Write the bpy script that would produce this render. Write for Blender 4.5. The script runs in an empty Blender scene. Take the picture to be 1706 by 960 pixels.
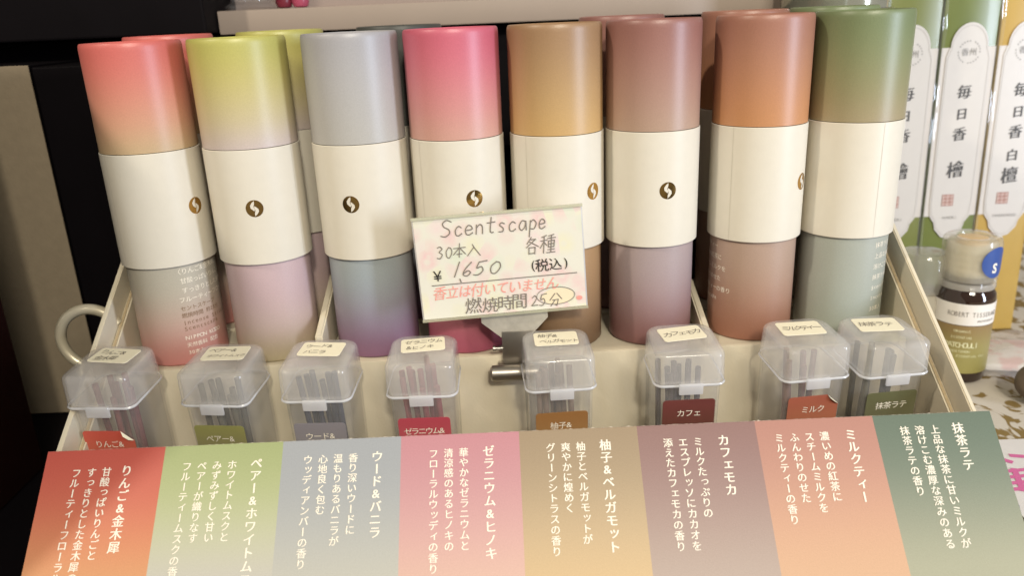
import bpy, bmesh, math, random
from mathutils import Vector, Matrix
R = math.radians
rnd = random.Random(7)
SC = bpy.context.scene
COL = SC.collection

# ------------------------------------------------------------------ camera
cam = bpy.data.cameras.new("camera")
cam.sensor_width = 36.0
cam.lens = 1340 / 1706 * 36
cam.clip_start = 0.01
cam.clip_end = 50
camo = bpy.data.objects.new("camera", cam)
COL.objects.link(camo)
p, r = R(19.0), R(2.5)
F = Vector((0, math.cos(p), -math.sin(p)))
R0 = Vector((1, 0, 0)); U0 = Vector((0, math.sin(p), math.cos(p)))
RX = R0 * math.cos(r) - U0 * math.sin(r)
UX = R0 * math.sin(r) + U0 * math.cos(r)
camo.matrix_world = Matrix(((RX.x, UX.x, -F.x, 0), (RX.y, UX.y, -F.y, -0.30), (RX.z, UX.z, -F.z, 0.174), (0, 0, 0, 1)))
cam.dof.use_dof = True
cam.dof.focus_distance = 0.285
cam.dof.aperture_fstop = 11
SC.camera = camo

# ------------------------------------------------------------------ world, exposure
w = bpy.data.worlds.new("World"); SC.world = w; w.use_nodes = True
bg = w.node_tree.nodes["Background"]
bg.inputs[0].default_value = (1.0, 0.92, 0.80, 1)
bg.inputs[1].default_value = 0.27
SC.view_settings.view_transform = 'Standard'
SC.view_settings.look = 'None'
SC.view_settings.exposure = 0.0
SC.view_settings.gamma = 1.0
SC.cycles.transparent_max_bounces = 32
SC.cycles.max_bounces = 10
SC.cycles.use_denoising = True

# ------------------------------------------------------------------ lamps
def lamp(name, loc, target, power, size, color, size_y=None):
    l = bpy.data.lights.new(name, 'AREA')
    l.energy = power; l.color = color; l.size = size
    if size_y: l.shape = 'RECTANGLE'; l.size_y = size_y
    else: l.shape = 'DISK'
    o = bpy.data.objects.new(name, l); COL.objects.link(o)
    o.location = loc
    o.rotation_euler = (Vector(target) - Vector(loc)).to_track_quat('-Z', 'Y').to_euler()
    return o
lamp("ceiling_spot_front", (0.12, -0.88, 0.66), (0, 0, 0.08), 4.6, 0.07, (1.0, 0.91, 0.74))
lamp("ceiling_spot_side", (-0.60, -0.42, 0.75), (0, -0.02, 0.06), 3.6, 0.045, (1.0, 0.89, 0.72))
lamp("ceiling_panel", (0.30, -0.92, 0.72), (0, 0, 0.08), 4.2, 0.30, (1.0, 0.93, 0.79))
lamp("shop_window", (0.80, -0.52, 0.20), (0, 0, 0.10), 5.6, 0.10, (0.74, 0.83, 1.0), 0.42)

# ------------------------------------------------------------------ materials
def lin(c):
    return tuple(((v / 255) / 12.92 if v / 255 <= .04045 else ((v / 255 + .055) / 1.055) ** 2.4) for v in c)
def mat(name, rgb, rough=.5, metal=0., spec=.5, noise=0., nscale=200., bump=0., bscale=900., coat=0., sheen=0.):
    m = bpy.data.materials.new(name); m.use_nodes = True
    nt = m.node_tree; b = nt.nodes["Principled BSDF"]
    b.inputs['Roughness'].default_value = rough
    b.inputs['Metallic'].default_value = metal
    b.inputs['Specular IOR Level'].default_value = spec
    b.inputs['Coat Weight'].default_value = coat
    b.inputs['Coat Roughness'].default_value = .08
    c = tuple(rgb) + (1,)
    b.inputs['Base Color'].default_value = c
    if noise:
        tc = nt.nodes.new('ShaderNodeTexCoord'); n = nt.nodes.new('ShaderNodeTexNoise')
        n.inputs['Scale'].default_value = nscale; n.inputs['Detail'].default_value = 5
        mx = nt.nodes.new('ShaderNodeMix'); mx.data_type = 'RGBA'; mx.blend_type = 'MIX'
        nt.links.new(tc.outputs['Object'], n.inputs['Vector'])
        nt.links.new(n.outputs['Fac'], mx.inputs[0])
        mx.inputs[6].default_value = tuple(v * (1 - noise) for v in rgb) + (1,)
        mx.inputs[7].default_value = tuple(min(1, v * (1 + noise)) for v in rgb) + (1,)
        nt.links.new(mx.outputs[2], b.inputs['Base Color'])
    if bump: add_bump(nt, b, bump, bscale)
    return m
def add_bump(nt, b, bump, bscale):
    tc = nt.nodes.new('ShaderNodeTexCoord'); n = nt.nodes.new('ShaderNodeTexNoise')
    n.inputs['Scale'].default_value = bscale; n.inputs['Detail'].default_value = 4
    bp = nt.nodes.new('ShaderNodeBump'); bp.inputs['Strength'].default_value = bump
    bp.inputs['Distance'].default_value = .0003
    nt.links.new(tc.outputs['Object'], n.inputs['Vector'])
    nt.links.new(n.outputs['Fac'], bp.inputs['Height'])
    nt.links.new(bp.outputs['Normal'], b.inputs['Normal'])
def grad(name, axis, stops, rough=.4, spec=.5, bump=.08, mottle=.04):
    """printed colour ramp along a local axis; stops = [(coordinate, rgb)]"""
    m = mat(name, stops[0][1], rough, spec=spec)
    nt = m.node_tree; b = nt.nodes["Principled BSDF"]
    tc = nt.nodes.new('ShaderNodeTexCoord'); sp = nt.nodes.new('ShaderNodeSeparateXYZ')
    mr = nt.nodes.new('ShaderNodeMapRange'); cr = nt.nodes.new('ShaderNodeValToRGB')
    lo, hi = stops[0][0], stops[-1][0]
    mr.inputs['From Min'].default_value = lo; mr.inputs['From Max'].default_value = hi
    nt.links.new(tc.outputs['Object'], sp.inputs[0])
    nt.links.new(sp.outputs[axis], mr.inputs['Value'])
    nt.links.new(mr.outputs[0], cr.inputs[0])
    e = cr.color_ramp.elements
    cr.color_ramp.interpolation = 'B_SPLINE' if len(stops) > 2 else 'EASE'
    for i, (q, c) in enumerate(stops):
        t = (q - lo) / (hi - lo)
        el = e[i] if i < 2 and len(stops) == 2 else (e[0] if i == 0 else (e[len(e) - 1] if i == len(stops) - 1 else e.new(t)))
        el.position = t; el.color = tuple(c) + (1,)
    n = nt.nodes.new('ShaderNodeTexNoise'); n.inputs['Scale'].default_value = 2200; n.inputs['Detail'].default_value = 3
    nt.links.new(tc.outputs['Object'], n.inputs['Vector'])
    mm = nt.nodes.new('ShaderNodeMapRange')
    mm.inputs['From Min'].default_value = .3; mm.inputs['From Max'].default_value = .7
    mm.inputs['To Min'].default_value = 1 - mottle; mm.inputs['To Max'].default_value = 1 + mottle
    nt.links.new(n.outputs['Fac'], mm.inputs['Value'])
    vm = nt.nodes.new('ShaderNodeVectorMath'); vm.operation = 'SCALE'
    nt.links.new(cr.outputs[0], vm.inputs[0]); nt.links.new(mm.outputs[0], vm.inputs['Scale'])
    nt.links.new(vm.outputs[0], b.inputs['Base Color'])
    add_bump(nt, b, bump * 1.6, 2400)
    return m
def milky(name, alpha, rgb=(.86, .87, .9), rough=.22, trans=.5):
    """frosted thin plastic: part clear, part milk-white"""
    m = bpy.data.materials.new(name); m.use_nodes = True; nt = m.node_tree
    b = nt.nodes["Principled BSDF"]; out = nt.nodes["Material Output"]
    b.inputs['Base Color'].default_value = tuple(rgb) + (1,)
    b.inputs['Roughness'].default_value = rough
    tr = nt.nodes.new('ShaderNodeBsdfTransparent'); tl = nt.nodes.new('ShaderNodeBsdfTranslucent')
    tl.inputs[0].default_value = tuple(rgb) + (1,)
    m1 = nt.nodes.new('ShaderNodeMixShader'); m1.inputs[0].default_value = trans
    nt.links.new(b.outputs[0], m1.inputs[1]); nt.links.new(tl.outputs[0], m1.inputs[2])
    m2 = nt.nodes.new('ShaderNodeMixShader'); m2.inputs[0].default_value = alpha
    nt.links.new(tr.outputs[0], m2.inputs[1]); nt.links.new(m1.outputs[0], m2.inputs[2])
    gl = nt.nodes.new('ShaderNodeBsdfGlossy'); gl.inputs['Roughness'].default_value = min(rough, .09)
    fr = nt.nodes.new('ShaderNodeFresnel'); fr.inputs[0].default_value = 1.5
    ge = nt.nodes.new('ShaderNodeNewGeometry')
    iv = nt.nodes.new('ShaderNodeMath'); iv.operation = 'SUBTRACT'; iv.inputs[0].default_value = 1.0
    nt.links.new(ge.outputs['Backfacing'], iv.inputs[1])
    ml = nt.nodes.new('ShaderNodeMath'); ml.operation = 'MULTIPLY'
    nt.links.new(fr.outputs[0], ml.inputs[0]); nt.links.new(iv.outputs[0], ml.inputs[1])
    m3 = nt.nodes.new('ShaderNodeMixShader')
    nt.links.new(ml.outputs[0], m3.inputs[0]); nt.links.new(m2.outputs[0], m3.inputs[1]); nt.links.new(gl.outputs[0], m3.inputs[2])
    nt.links.new(m3.outputs[0], out.inputs[0])
    return m

# ------------------------------------------------------------------ object helpers
def empty(name, loc=(0, 0, 0), rot=(0, 0, 0)):
    o = bpy.data.objects.new(name, None); COL.objects.link(o)
    o.empty_display_size = .01; o.location = loc; o.rotation_euler = rot
    return o
def obj(name, bm, m, parent=None, loc=(0, 0, 0), rot=(0, 0, 0), smooth=False):
    if isinstance(bm, tuple):
        me = bpy.data.meshes.new(name); me.from_pydata(bm[0], [], bm[1]); me.update()
    else:
        bmesh.ops.recalc_face_normals(bm, faces=bm.faces)
        me = bpy.data.meshes.new(name); bm.to_mesh(me); bm.free()
    me.materials.append(m)
    if smooth:
        for f in me.polygons: f.use_smooth = True
        me.set_sharp_from_angle(angle=R(38))
    o = bpy.data.objects.new(name, me); COL.objects.link(o)
    o.location = loc; o.rotation_euler = rot
    if parent: o.parent = parent
    return o
def tag(o, label=None, cat=None, group=None, kind=None):
    if label: o["label"] = label
    if cat: o["category"] = cat
    if group: o["group"] = group
    if kind: o["kind"] = kind
    return o
def box(bm, x0, x1, y0, y1, z0, z1, bev=0., seg=2):
    v = [bm.verts.new((x, y, z)) for x in (x0, x1) for y in (y0, y1) for z in (z0, z1)]
    fs = [bm.faces.new([v[i] for i in q]) for q in ((0, 1, 3, 2), (4, 6, 7, 5), (0, 4, 5, 1), (2, 3, 7, 6), (0, 2, 6, 4), (1, 5, 7, 3))]
    if bev:
        ed = list({e for f in fs for e in f.edges})
        bmesh.ops.bevel(bm, geom=ed, offset=bev, segments=seg, affect='EDGES', profile=.6)
    return bm
def boxo(name, m, dims, parent=None, bev=0., loc=(0, 0, 0), rot=(0, 0, 0), smooth=False):
    return obj(name, box(bmesh.new(), *dims, bev=bev), m, parent, loc, rot, smooth)
def lathe(bm, prof, n=64, cap0=True, cap1=True):
    rings = []
    for rad, z in prof:
        rings.append([bm.verts.new((rad * math.sin(2 * math.pi * k / n), -rad * math.cos(2 * math.pi * k / n), z)) for k in range(n)])
    for a, b in zip(rings, rings[1:]):
        for k in range(n):
            bm.faces.new((a[k], a[(k + 1) % n], b[(k + 1) % n], b[k]))
    if cap0: bm.faces.new(rings[0][::-1])
    if cap1: bm.faces.new(rings[-1])
    return bm
def rr(hx, hy, rad, n=6):
    pts = []; ra, rb = rad if isinstance(rad, tuple) else (rad, rad)     # rear and front corner radius
    for cx, cy, a0, rad in ((hx - ra, hy - ra, 0, ra), (-hx + ra, hy - ra, 90, ra), (-hx + rb, -hy + rb, 180, rb), (hx - rb, -hy + rb, 270, rb)):
        for k in range(n + 1):
            a = R(a0 + 90 * k / n); pts.append((cx + rad * math.cos(a), cy + rad * math.sin(a)))
    return pts
def loft(bm, secs, cap0=True, cap1=True, n=6):
    rings = [[bm.verts.new((x, y, z)) for x, y in rr(hx, hy, rad, n)] for z, hx, hy, rad in secs]
    N = len(rings[0])
    for a, b in zip(rings, rings[1:]):
        for k in range(N): bm.faces.new((a[k], a[(k + 1) % N], b[(k + 1) % N], b[k]))
    if cap0: bm.faces.new(rings[0][::-1])
    if cap1: bm.faces.new(rings[-1])
    return bm
def tube(bm, pts, rad, n=10, caps=True):
    pts = [Vector(q) for q in pts]; rings = []; up = Vector((0.31, 0.2, 1)).normalized()
    for i, q in enumerate(pts):
        d = (pts[min(i + 1, len(pts) - 1)] - pts[max(i - 1, 0)]).normalized()
        s = d.cross(up).normalized(); t = s.cross(d)
        rd = rad[i] if isinstance(rad, (list, tuple)) else rad
        rings.append([bm.verts.new(q + (s * math.cos(2 * math.pi * k / n) + t * math.sin(2 * math.pi * k / n)) * rd) for k in range(n)])
    for a, b in zip(rings, rings[1:]):
        for k in range(n): bm.faces.new((a[k], a[(k + 1) % n], b[(k + 1) % n], b[k]))
    if caps: bm.faces.new(rings[0][::-1]); bm.faces.new(rings[-1])
    return bm

# ------------------------------------------------------------------ lettering
_fc = bpy.data.curves.new("glyph", 'FONT'); _fc.resolution_u = 3
_fo = bpy.data.objects.new("glyph", _fc); COL.objects.link(_fo)
_gl = {}
def glyph(ch, weight=0.0):
    k = (ch, weight)
    if k not in _gl:
        _fc.body = ch; _fc.offset = weight
        dg = bpy.context.evaluated_depsgraph_get(); dg.update()
        me = bpy.data.meshes.new_from_object(_fo.evaluated_get(dg))
        vs = [(v.co.x, v.co.y) for v in me.vertices]; fs = [tuple(q.vertices) for q in me.polygons]
        bpy.data.meshes.remove(me)
        if vs:
            x0 = min(v[0] for v in vs); x1 = max(v[0] for v in vs); y0 = min(v[1] for v in vs); y1 = max(v[1] for v in vs)
        else: x0 = x1 = y0 = y1 = 0
        _gl[k] = (vs, fs, x0, x1, y0, y1)
    return _gl[k]
SMALL = set("っッャュョァィゥェォゃゅょぁぃぅぇぉ")
class Ink:
    """collects flat printed shapes in (u, v), then maps them to a surface"""
    def __init__(s): s.v = []; s.f = []
    def add(s, vs, fs):
        n = len(s.v); s.n = getattr(s, 'n', 0) + 1; l = (s.n % 12) * 2.5e-6
        s.v += [(q[0], q[1], l) for q in vs]; s.f += [tuple(i + n for i in q) for q in fs]
    def char(s, ch, cu, cv, size, weight=0., vertical=False, shear=0., rot=0., cell=True, sx=1., bold=0.):
        vs, fs, x0, x1, y0, y1 = glyph(ch, weight)
        if not vs: return
        cjk = ord(ch) > 0x2E00
        # cell centre for full-width glyphs, box centre for the rest
        ox, oy = ((.5, .36) if cjk and cell else ((x0 + x1) / 2, (y0 + y1) / 2))
        if vertical and ch in "ー〜":
            ox, oy = (x0 + x1) / 2, (y0 + y1) / 2
        a = rot; out = []
        for x, y in vs:
            x = (x - ox); y = (y - oy)
            if vertical and ch in "ー": x, y = y, -x
            if vertical and ch in SMALL: x += .1; y += .1
            x = x * sx + y * shear
            out.append((cu + size * (x * math.cos(a) - y * math.sin(a)), cv + size * (x * math.sin(a) + y * math.cos(a))))
        if bold:
            s.add([(u - bold, v) for u, v in out], fs); s.add([(u + bold, v + bold * .5) for u, v in out], fs)
        else: s.add(out, fs)
    def column(s, text, u, v, pitch, size, bold=0.):
        for i, ch in enumerate(text): s.char(ch, u, v - i * pitch, size, 0., vertical=True, bold=bold)
    def row(s, text, u, v, pitch, size, weight=0., shear=0., jit=0., sx=1., slope=0.):
        x = u
        for ch in text:
            wd = pitch * (1 if ord(ch) > 0x2E00 else .62)
            s.char(ch, x + wd / 2, v + (x - u) * slope + rnd.uniform(-jit, jit) * size, size * (1 + rnd.uniform(-jit, jit)), weight, shear=shear, rot=rnd.uniform(-jit, jit) + slope, sx=sx)
            x += wd
        return x
    def stroke(s, pts, wd):
        for (ax, ay), (bx, by) in zip(pts, pts[1:]):
            dx, dy = bx - ax, by - ay; L = math.hypot(dx, dy) or 1e-9
            nx, ny = -dy / L * wd / 2, dx / L * wd / 2; ex, ey = dx / L * wd * .35, dy / L * wd * .35
            s.add([(ax + nx - ex, ay + ny - ey), (ax - nx - ex, ay - ny - ey), (bx - nx + ex, by - ny + ey), (bx + nx + ex, by + ny + ey)], [(0, 1, 2, 3)])
    def hand(s, ch, u, v, sx, sy, wd, shear=0.12):
        for st in HAND[ch]:
            pts = spline(st) if ch in "Scentsape3065" else st
            s.stroke([(u + x * sx + y * sy * shear, v + y * sy) for x, y in pts], wd)
    def disc(s, cu, cv, ru, rv, n=24, rot=0.):
        pts = []
        for k in range(n):
            a = 2 * math.pi * k / n; x, y = ru * math.cos(a), rv * math.sin(a)
            pts.append((cu + x * math.cos(rot) - y * math.sin(rot), cv + x * math.sin(rot) + y * math.cos(rot)))
        s.add(pts, [tuple(range(n))])
    def rect(s, u0, u1, v0, v1): s.add([(u0, v0), (u1, v0), (u1, v1), (u0, v1)], [(0, 1, 2, 3)])
    def build(s, name, fn, m, parent, **k):
        return obj(name, ([tuple(fn(*q)) for q in s.v], s.f), m, parent, **k)
def spline(pts, n=5):
    if len(pts) < 3: return pts
    q = [pts[0]] + list(pts) + [pts[-1]]; out = []
    for i in range(1, len(q) - 2):
        for k in range(n):
            t = k / n
            out.append(tuple(.5 * (2 * q[i][j] + (q[i + 1][j] - q[i - 1][j]) * t + (2 * q[i - 1][j] - 5 * q[i][j] + 4 * q[i + 1][j] - q[i + 2][j]) * t * t
                                   + (3 * q[i][j] - q[i - 1][j] - 3 * q[i + 1][j] + q[i + 2][j]) * t ** 3) for j in (0, 1)))
    return out + [pts[-1]]
HAND = {
 'S': [[(.85, .88), (.5, 1), (.2, .82), (.3, .6), (.66, .42), (.72, .18), (.4, 0), (.05, .06)]],
 'c': [[(.8, .47), (.5, .57), (.18, .35), (.25, .05), (.55, .0), (.85, .12)]],
 'e': [[(.15, .28), (.8, .33), (.72, .52), (.42, .57), (.16, .33), (.25, .05), (.55, 0), (.88, .12)]],
 'n': [[(.2, .57), (.16, 0)], [(.18, .36), (.5, .57), (.76, .46), (.8, 0)]],
 't': [[(.5, .95), (.42, .2), (.52, .02), (.72, .04)], [(.12, .62), (.86, .66)]],
 's': [[(.8, .5), (.45, .57), (.25, .42), (.65, .24), (.62, .04), (.15, .02)]],
 'a': [[(.78, .52), (.42, .57), (.15, .25), (.35, 0), (.68, .16), (.8, .54)], [(.8, .54), (.86, .0)]],
 'p': [[(.2, .55), (.12, -.45)], [(.2, .42), (.5, .58), (.82, .36), (.6, .04), (.18, .06)]],
 '3': [[(.15, .92), (.5, 1), (.75, .8), (.4, .54), (.78, .34), (.55, .02), (.1, .06)]],
 '0': [[(.5, .95), (.15, .6), (.25, .1), (.6, .02), (.88, .45), (.75, .85), (.45, .95)]],
 '1': [[(.6, 1), (.35, 0)]],
 '6': [[(.75, 1), (.3, .5), (.22, .12), (.6, 0), (.85, .22), (.6, .38), (.25, .2)]],
 '5': [[(.35, .95), (.25, .52), (.6, .6), (.78, .3), (.5, .02), (.1, .04)], [(.35, .95), (.95, 1.02)]],
 '2': [[(.15, .78), (.45, .98), (.75, .78), (.5, .4), (.1, .05)], [(.1, .05), (.9, .08)]],
 '本': [[(.02, .66), (.97, .7)], [(.5, 1), (.48, 0)], [(.48, .68), (.02, .2)], [(.52, .68), (1, .2)], [(.28, .22), (.7, .24)]],
 '入': [[(.38, .95), (.5, .72), (.02, .05)], [(.48, .74), (1, .02)]],
 '各': [[(.42, 1), (.1, .62)], [(.36, .86), (.76, .88), (.05, .4)], [(.3, .74), (1, .42)], [(.26, .38), (.26, 0)], [(.26, .38), (.74, .4), (.72, 0)], [(.28, .03), (.72, .05)]],
 '種': [[(.4, .98), (.08, .88)], [(0, .68), (.46, .72)], [(.25, .92), (.23, 0)], [(.24, .65), (0, .3)], [(.26, .6), (.44, .42)], [(.9, 1), (.54, .93)], [(.48, .8), (1.02, .83)],
       [(.55, .66), (.55, .32)], [(.55, .66), (.95, .68), (.93, .32)], [(.55, .49), (.93, .5)], [(.55, .32), (.93, .33)], [(.74, .95), (.73, .02)], [(.52, .17), (.97, .19)], [(.44, .01), (1.02, .03)]],
 '分': [[(.42, .95), (.02, .45)], [(.58, .95), (1, .5)], [(.25, .45), (.72, .48), (.62, .02), (.5, .08)], [(.45, .46), (.12, 0)]],
 '-': [[(.1, .5), (.9, .55)]],
}

# ------------------------------------------------------------------ shared materials
M = {}
M['band'] = mat("cream_paper", (.70, .655, .56), .42, spec=.4, noise=.03, nscale=300, bump=.10, bscale=1800)
M['board'] = mat("cream_cardboard", (.66, .595, .46), .6, spec=.25, noise=.08, nscale=70, bump=.2, bscale=900)
M['seam'] = mat("paper_seam", (.61, .565, .475), .6)
M['board_edge'] = mat("raw_board_edge", (.44, .35, .22), .8, spec=.1, noise=.2, nscale=800)
M['white_ink'] = mat("cream_ink", (.88, .82, .70), .5, spec=.3)
M['brown_ink'] = mat("brown_ink", (.22, .13, .07), .5, spec=.3)
M['foil'] = mat("gold_foil", (.62, .38, .12), .13, metal=1.)
M['milk'] = milky("frosted_plastic", .27, (.96, .95, .93))
M['milk_rim'] = milky("thick_frosted_plastic", .8, (.90, .91, .94))
M['milk_latch'] = milky("latch_plastic", .55, (.93, .93, .95))
M['milk_body'] = milky("clear_frosted_plastic", .11, (.94, .93, .91))
M['paper_label'] = mat("ivory_label", (.82, .77, .60), .6, spec=.3, noise=.03)
M['pencil'] = mat("pencil_ink", (.20, .175, .15), .6)
M['black_ink'] = mat("black_ink", (.03, .028, .025), .5)
M['red_ink'] = mat("red_pen", (.82, .33, .28), .55)
M['steel'] = mat("brushed_steel", (.56, .54, .50), .28, metal=1., noise=.12, nscale=500)
M['dark_steel'] = mat("dull_steel", (.40, .37, .33), .38, metal=1., noise=.1, nscale=300)  # darker, duller steel of the clip block and barrel
M['black'] = mat("black_panel", (.004, .003, .004), .6, spec=.08, noise=.3, nscale=40)
M['lacquer'] = mat("dark_red_lacquer", (.016, .005, .004), .22, spec=.5, noise=.4, nscale=25)
M['beige'] = mat("beige_woven_paper", (.27, .22, .155), .75, spec=.15, noise=.12, nscale=220, bump=.35, bscale=700)
M['wall'] = mat("rosy_grey_panel", (.34, .27, .24), .55, spec=.3, noise=.05, nscale=30)
M['trim'] = mat("rosy_board_edge", (.37, .30, .25), .6, noise=.05, nscale=60)

# ------------------------------------------------------------------ the tabletop and cloth
tt = boxo("tabletop", M['black'], (-.9, .66, -.45, .75, -.03, -.0005), bev=0)
tag(tt, kind="structure")
def cloth_mat():
    m = mat("printed_cloth", (.75, .70, .60), .8, spec=.15); nt = m.node_tree; b = nt.nodes["Principled BSDF"]
    tc = nt.nodes.new('ShaderNodeTexCoord'); n = nt.nodes.new('ShaderNodeTexNoise'); v = nt.nodes.new('ShaderNodeTexVoronoi')
    mp = nt.nodes.new('ShaderNodeMapping'); mp.inputs['Scale'].default_value = (1, .75, 1); mp.inputs['Rotation'].default_value = (0, 0, R(35))
    nt.links.new(tc.outputs['Object'], mp.inputs[0])
    n.inputs['Scale'].default_value = 75; n.inputs['Detail'].default_value = 2.5; n.inputs['Distortion'].default_value = 1.4
    v.inputs['Scale'].default_value = 120; v.feature = 'SMOOTH_F1'
    for x in (n, v): nt.links.new(mp.outputs[0], x.inputs['Vector'])
    ad = nt.nodes.new('ShaderNodeMath'); ad.operation = 'MULTIPLY_ADD'
    nt.links.new(v.outputs['Distance'], ad.inputs[0]); ad.inputs[1].default_value = .35; nt.links.new(n.outputs['Fac'], ad.inputs[2])
    cr = nt.nodes.new('ShaderNodeValToRGB'); e = cr.color_ramp.elements
    e[0].position = .61; e[0].color = (.27, .185, .07, 1); e[1].position = .65; e[1].color = (.66, .60, .52, 1)
    nt.links.new(ad.outputs[0], cr.inputs[0]); nt.links.new(cr.outputs[0], b.inputs['Base Color'])
    add_bump(nt, b, .5, 1200)
    return m
bm = bmesh.new()
NX, NY = 44, 60
g = [[bm.verts.new((.158 + .5 * i / NX, -.3 + .75 * j / NY, .0004 + .0004 * math.sin(i * .9 + j * .4) * math.sin(j * .7))) for j in range(NY + 1)] for i in range(NX + 1)]
for i in range(NX):
    for j in range(NY): bm.faces.new((g[i][j], g[i + 1][j], g[i + 1][j + 1], g[i][j + 1]))
tag(obj("tablecloth", bm, cloth_mat(), smooth=True), kind="structure")

# ------------------------------------------------------------------ display box
db = empty("display_box", (0, 0, 0))
tag(db, "cream cardboard display box with sloping sides holding the incense tubes", "display box")
PX, PT = .1525, .0018
def side_poly(x0, x1, off=0.):
    if x0 < 0: off += .0050
    pts = [(-.1075, .0006), (-.0655, .0405 - off), (.062, .1245 - off), (.062, .0006)]
    bm = bmesh.new()
    a = [bm.verts.new((x0, y, z)) for y, z in pts]; b = [bm.verts.new((x1, y, z)) for y, z in pts]
    bm.faces.new(a); bm.faces.new(b[::-1])
    for k in range(4): bm.faces.new((a[k], b[k], b[(k + 1) % 4], a[(k + 1) % 4]))
    bmesh.ops.bevel(bm, geom=list(bm.edges), offset=.0004, segments=2, affect='EDGES')
    return bm
for s in (-1, 1):
    PX = .1525 if s > 0 else .1562
    sp = obj("side_panel", side_poly(s * (PX - PT), s * PX), M['board'], db)
    ln = obj("inner_flap", side_poly(s * (PX - PT - .0022), s * (PX - PT - .0002), .011), M['board'], sp)
    bm = bmesh.new()
    dy, dz = .0845, .0557
    L = math.hypot(.1275, .084)
    box(bm, -.0005, .0005, 0, L, 0, .0003)
    obj("cut_edge", bm, M['board_edge'], sp, loc=(s * (PX - PT - .0012), -.0655, .0296 - (.005 if s < 0 else 0)), rot=(math.atan2(.084, .1275), 0, 0))
PX = .1525; IN = PX - PT - .0024
boxo("base", M['board'], (-IN - .0032, IN, -.1, .058, .0006, .0022), db)
boxo("back_panel", M['black'], (-IN, IN, .0585, .0605, .0006, .118), db)
boxo("riser", M['board'], (-IN - .0032, IN, -.0178, .0192, .0023, .0500), db, bev=.0003)
boxo("rear_riser", M['board'], (-IN, IN, .0194, .058, .0023, .0512), db, bev=.0003)
boxo("partition", M['board'], (-IN - .0032, IN, -.0212, -.0182, .0023, .0512), db, bev=.0009, smooth=True)
boxo("front_panel", M['board'], (-PX + .002, PX - .002, -.0018, 0, 0, .0575), db, loc=(0, -.1056, .0004), rot=(R(-45), 0, 0))
def divider(x, z0, z1):
    pts = [(-.0180, .0503), (-.0180, z0), (.0190, z1), (.0190, .0503)]
    bm = bmesh.new()
    a = [bm.verts.new((x - .0014, y, z)) for y, z in pts]; b = [bm.verts.new((x + .0014, y, z)) for y, z in pts]
    bm.faces.new(a); bm.faces.new(b[::-1])
    for k in range(4): bm.faces.new((a[k], b[k], b[(k + 1) % 4], a[(k + 1) % 4]))
    bmesh.ops.bevel(bm, geom=list(bm.edges), offset=.0006, segments=2, affect='EDGES')
    obj("divider", bm, M['board'], db, smooth=True)
divider(-.0738, .0610, .0745); divider(.0742, .0535, .0655)

# ------------------------------------------------------------------ incense tubes
def S(c, k=.75):
    c = lin(c); g = .25 * c[0] + .6 * c[1] + .15 * c[2]
    return tuple((g + (v - g) * k) * .94 for v in c)
TUBES = [  # colour word, cap stops (bottom -> top), body stops (bottom -> top)
 ("coral red", [(198, 172, 116), (220, 156, 116), (226, 112, 96), (222, 88, 80)], [(206, 112, 108), (205, 150, 132), (190, 182, 160), (186, 178, 158)]),
 ("lime green", [(205, 186, 188), (208, 190, 138), (200, 186, 72), (184, 182, 44)], [(176, 162, 112), (196, 168, 154), (204, 170, 176), (205, 174, 178)]),
 ("silver grey", [(184, 181, 174), (182, 179, 175), (175, 173, 175), (163, 161, 167)], [(140, 86, 122), (140, 112, 140), (150, 162, 170), (160, 170, 172)]),
 ("rose pink", [(216, 158, 136), (220, 140, 134), (222, 98, 122), (212, 76, 108)], [(170, 66, 98), (190, 84, 108), (216, 150, 140), (218, 160, 140)]),
 ("golden tan", [(212, 164, 76), (202, 158, 84), (176, 134, 80), (160, 118, 72)], [(112, 82, 52), (140, 104, 62), (176, 132, 78), (180, 136, 80)]),
 ("mauve brown", [(186, 150, 122), (182, 138, 118), (168, 112, 98), (152, 92, 82)], [(126, 72, 68), (150, 106, 104), (172, 150, 152), (176, 154, 154)]),
 ("burnt orange", [(208, 136, 62), (204, 132, 72), (180, 118, 86), (166, 102, 78)], [(156, 94, 64), (168, 112, 82), (180, 146, 122), (182, 149, 128)]),
 ("sage green", [(170, 150, 106), (152, 144, 92), (126, 138, 84), (110, 128, 76)], [(150, 158, 140), (160, 168, 154), (166, 172, 160), (166, 172, 160)]),
]
CZ = [.0810, .0915, .1065, .1192]     # local heights of the cap stops
BZ = [0.0, .012, .027, .0397]
XF = [-.1315, -.0940, -.0540, -.0180, .0190, .0544, .0940, .1292]
XR = [-.1325, -.0880, -.0405, -.0180, .0210, .0482, .0975, .1330]
LOGO = [43, -7, -18, 17, 48, 20, 68, None]
TM = []
for w_, cs, bs in TUBES:
    n = w_.replace(" ", "_")
    TM.append((grad(n + "_cap", 2, list(zip(CZ, [S(c) for c in cs])), (.40), .6), grad(n + "_tube", 2, list(zip(BZ, [S(c) for c in bs])), .4, .5)))
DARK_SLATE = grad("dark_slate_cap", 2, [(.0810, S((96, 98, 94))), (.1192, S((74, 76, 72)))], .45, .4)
def cyl(rad):
    return lambda u, v, l=0: ((rad + l) * math.sin(u / rad), -(rad + l) * math.cos(u / rad), v)
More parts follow.
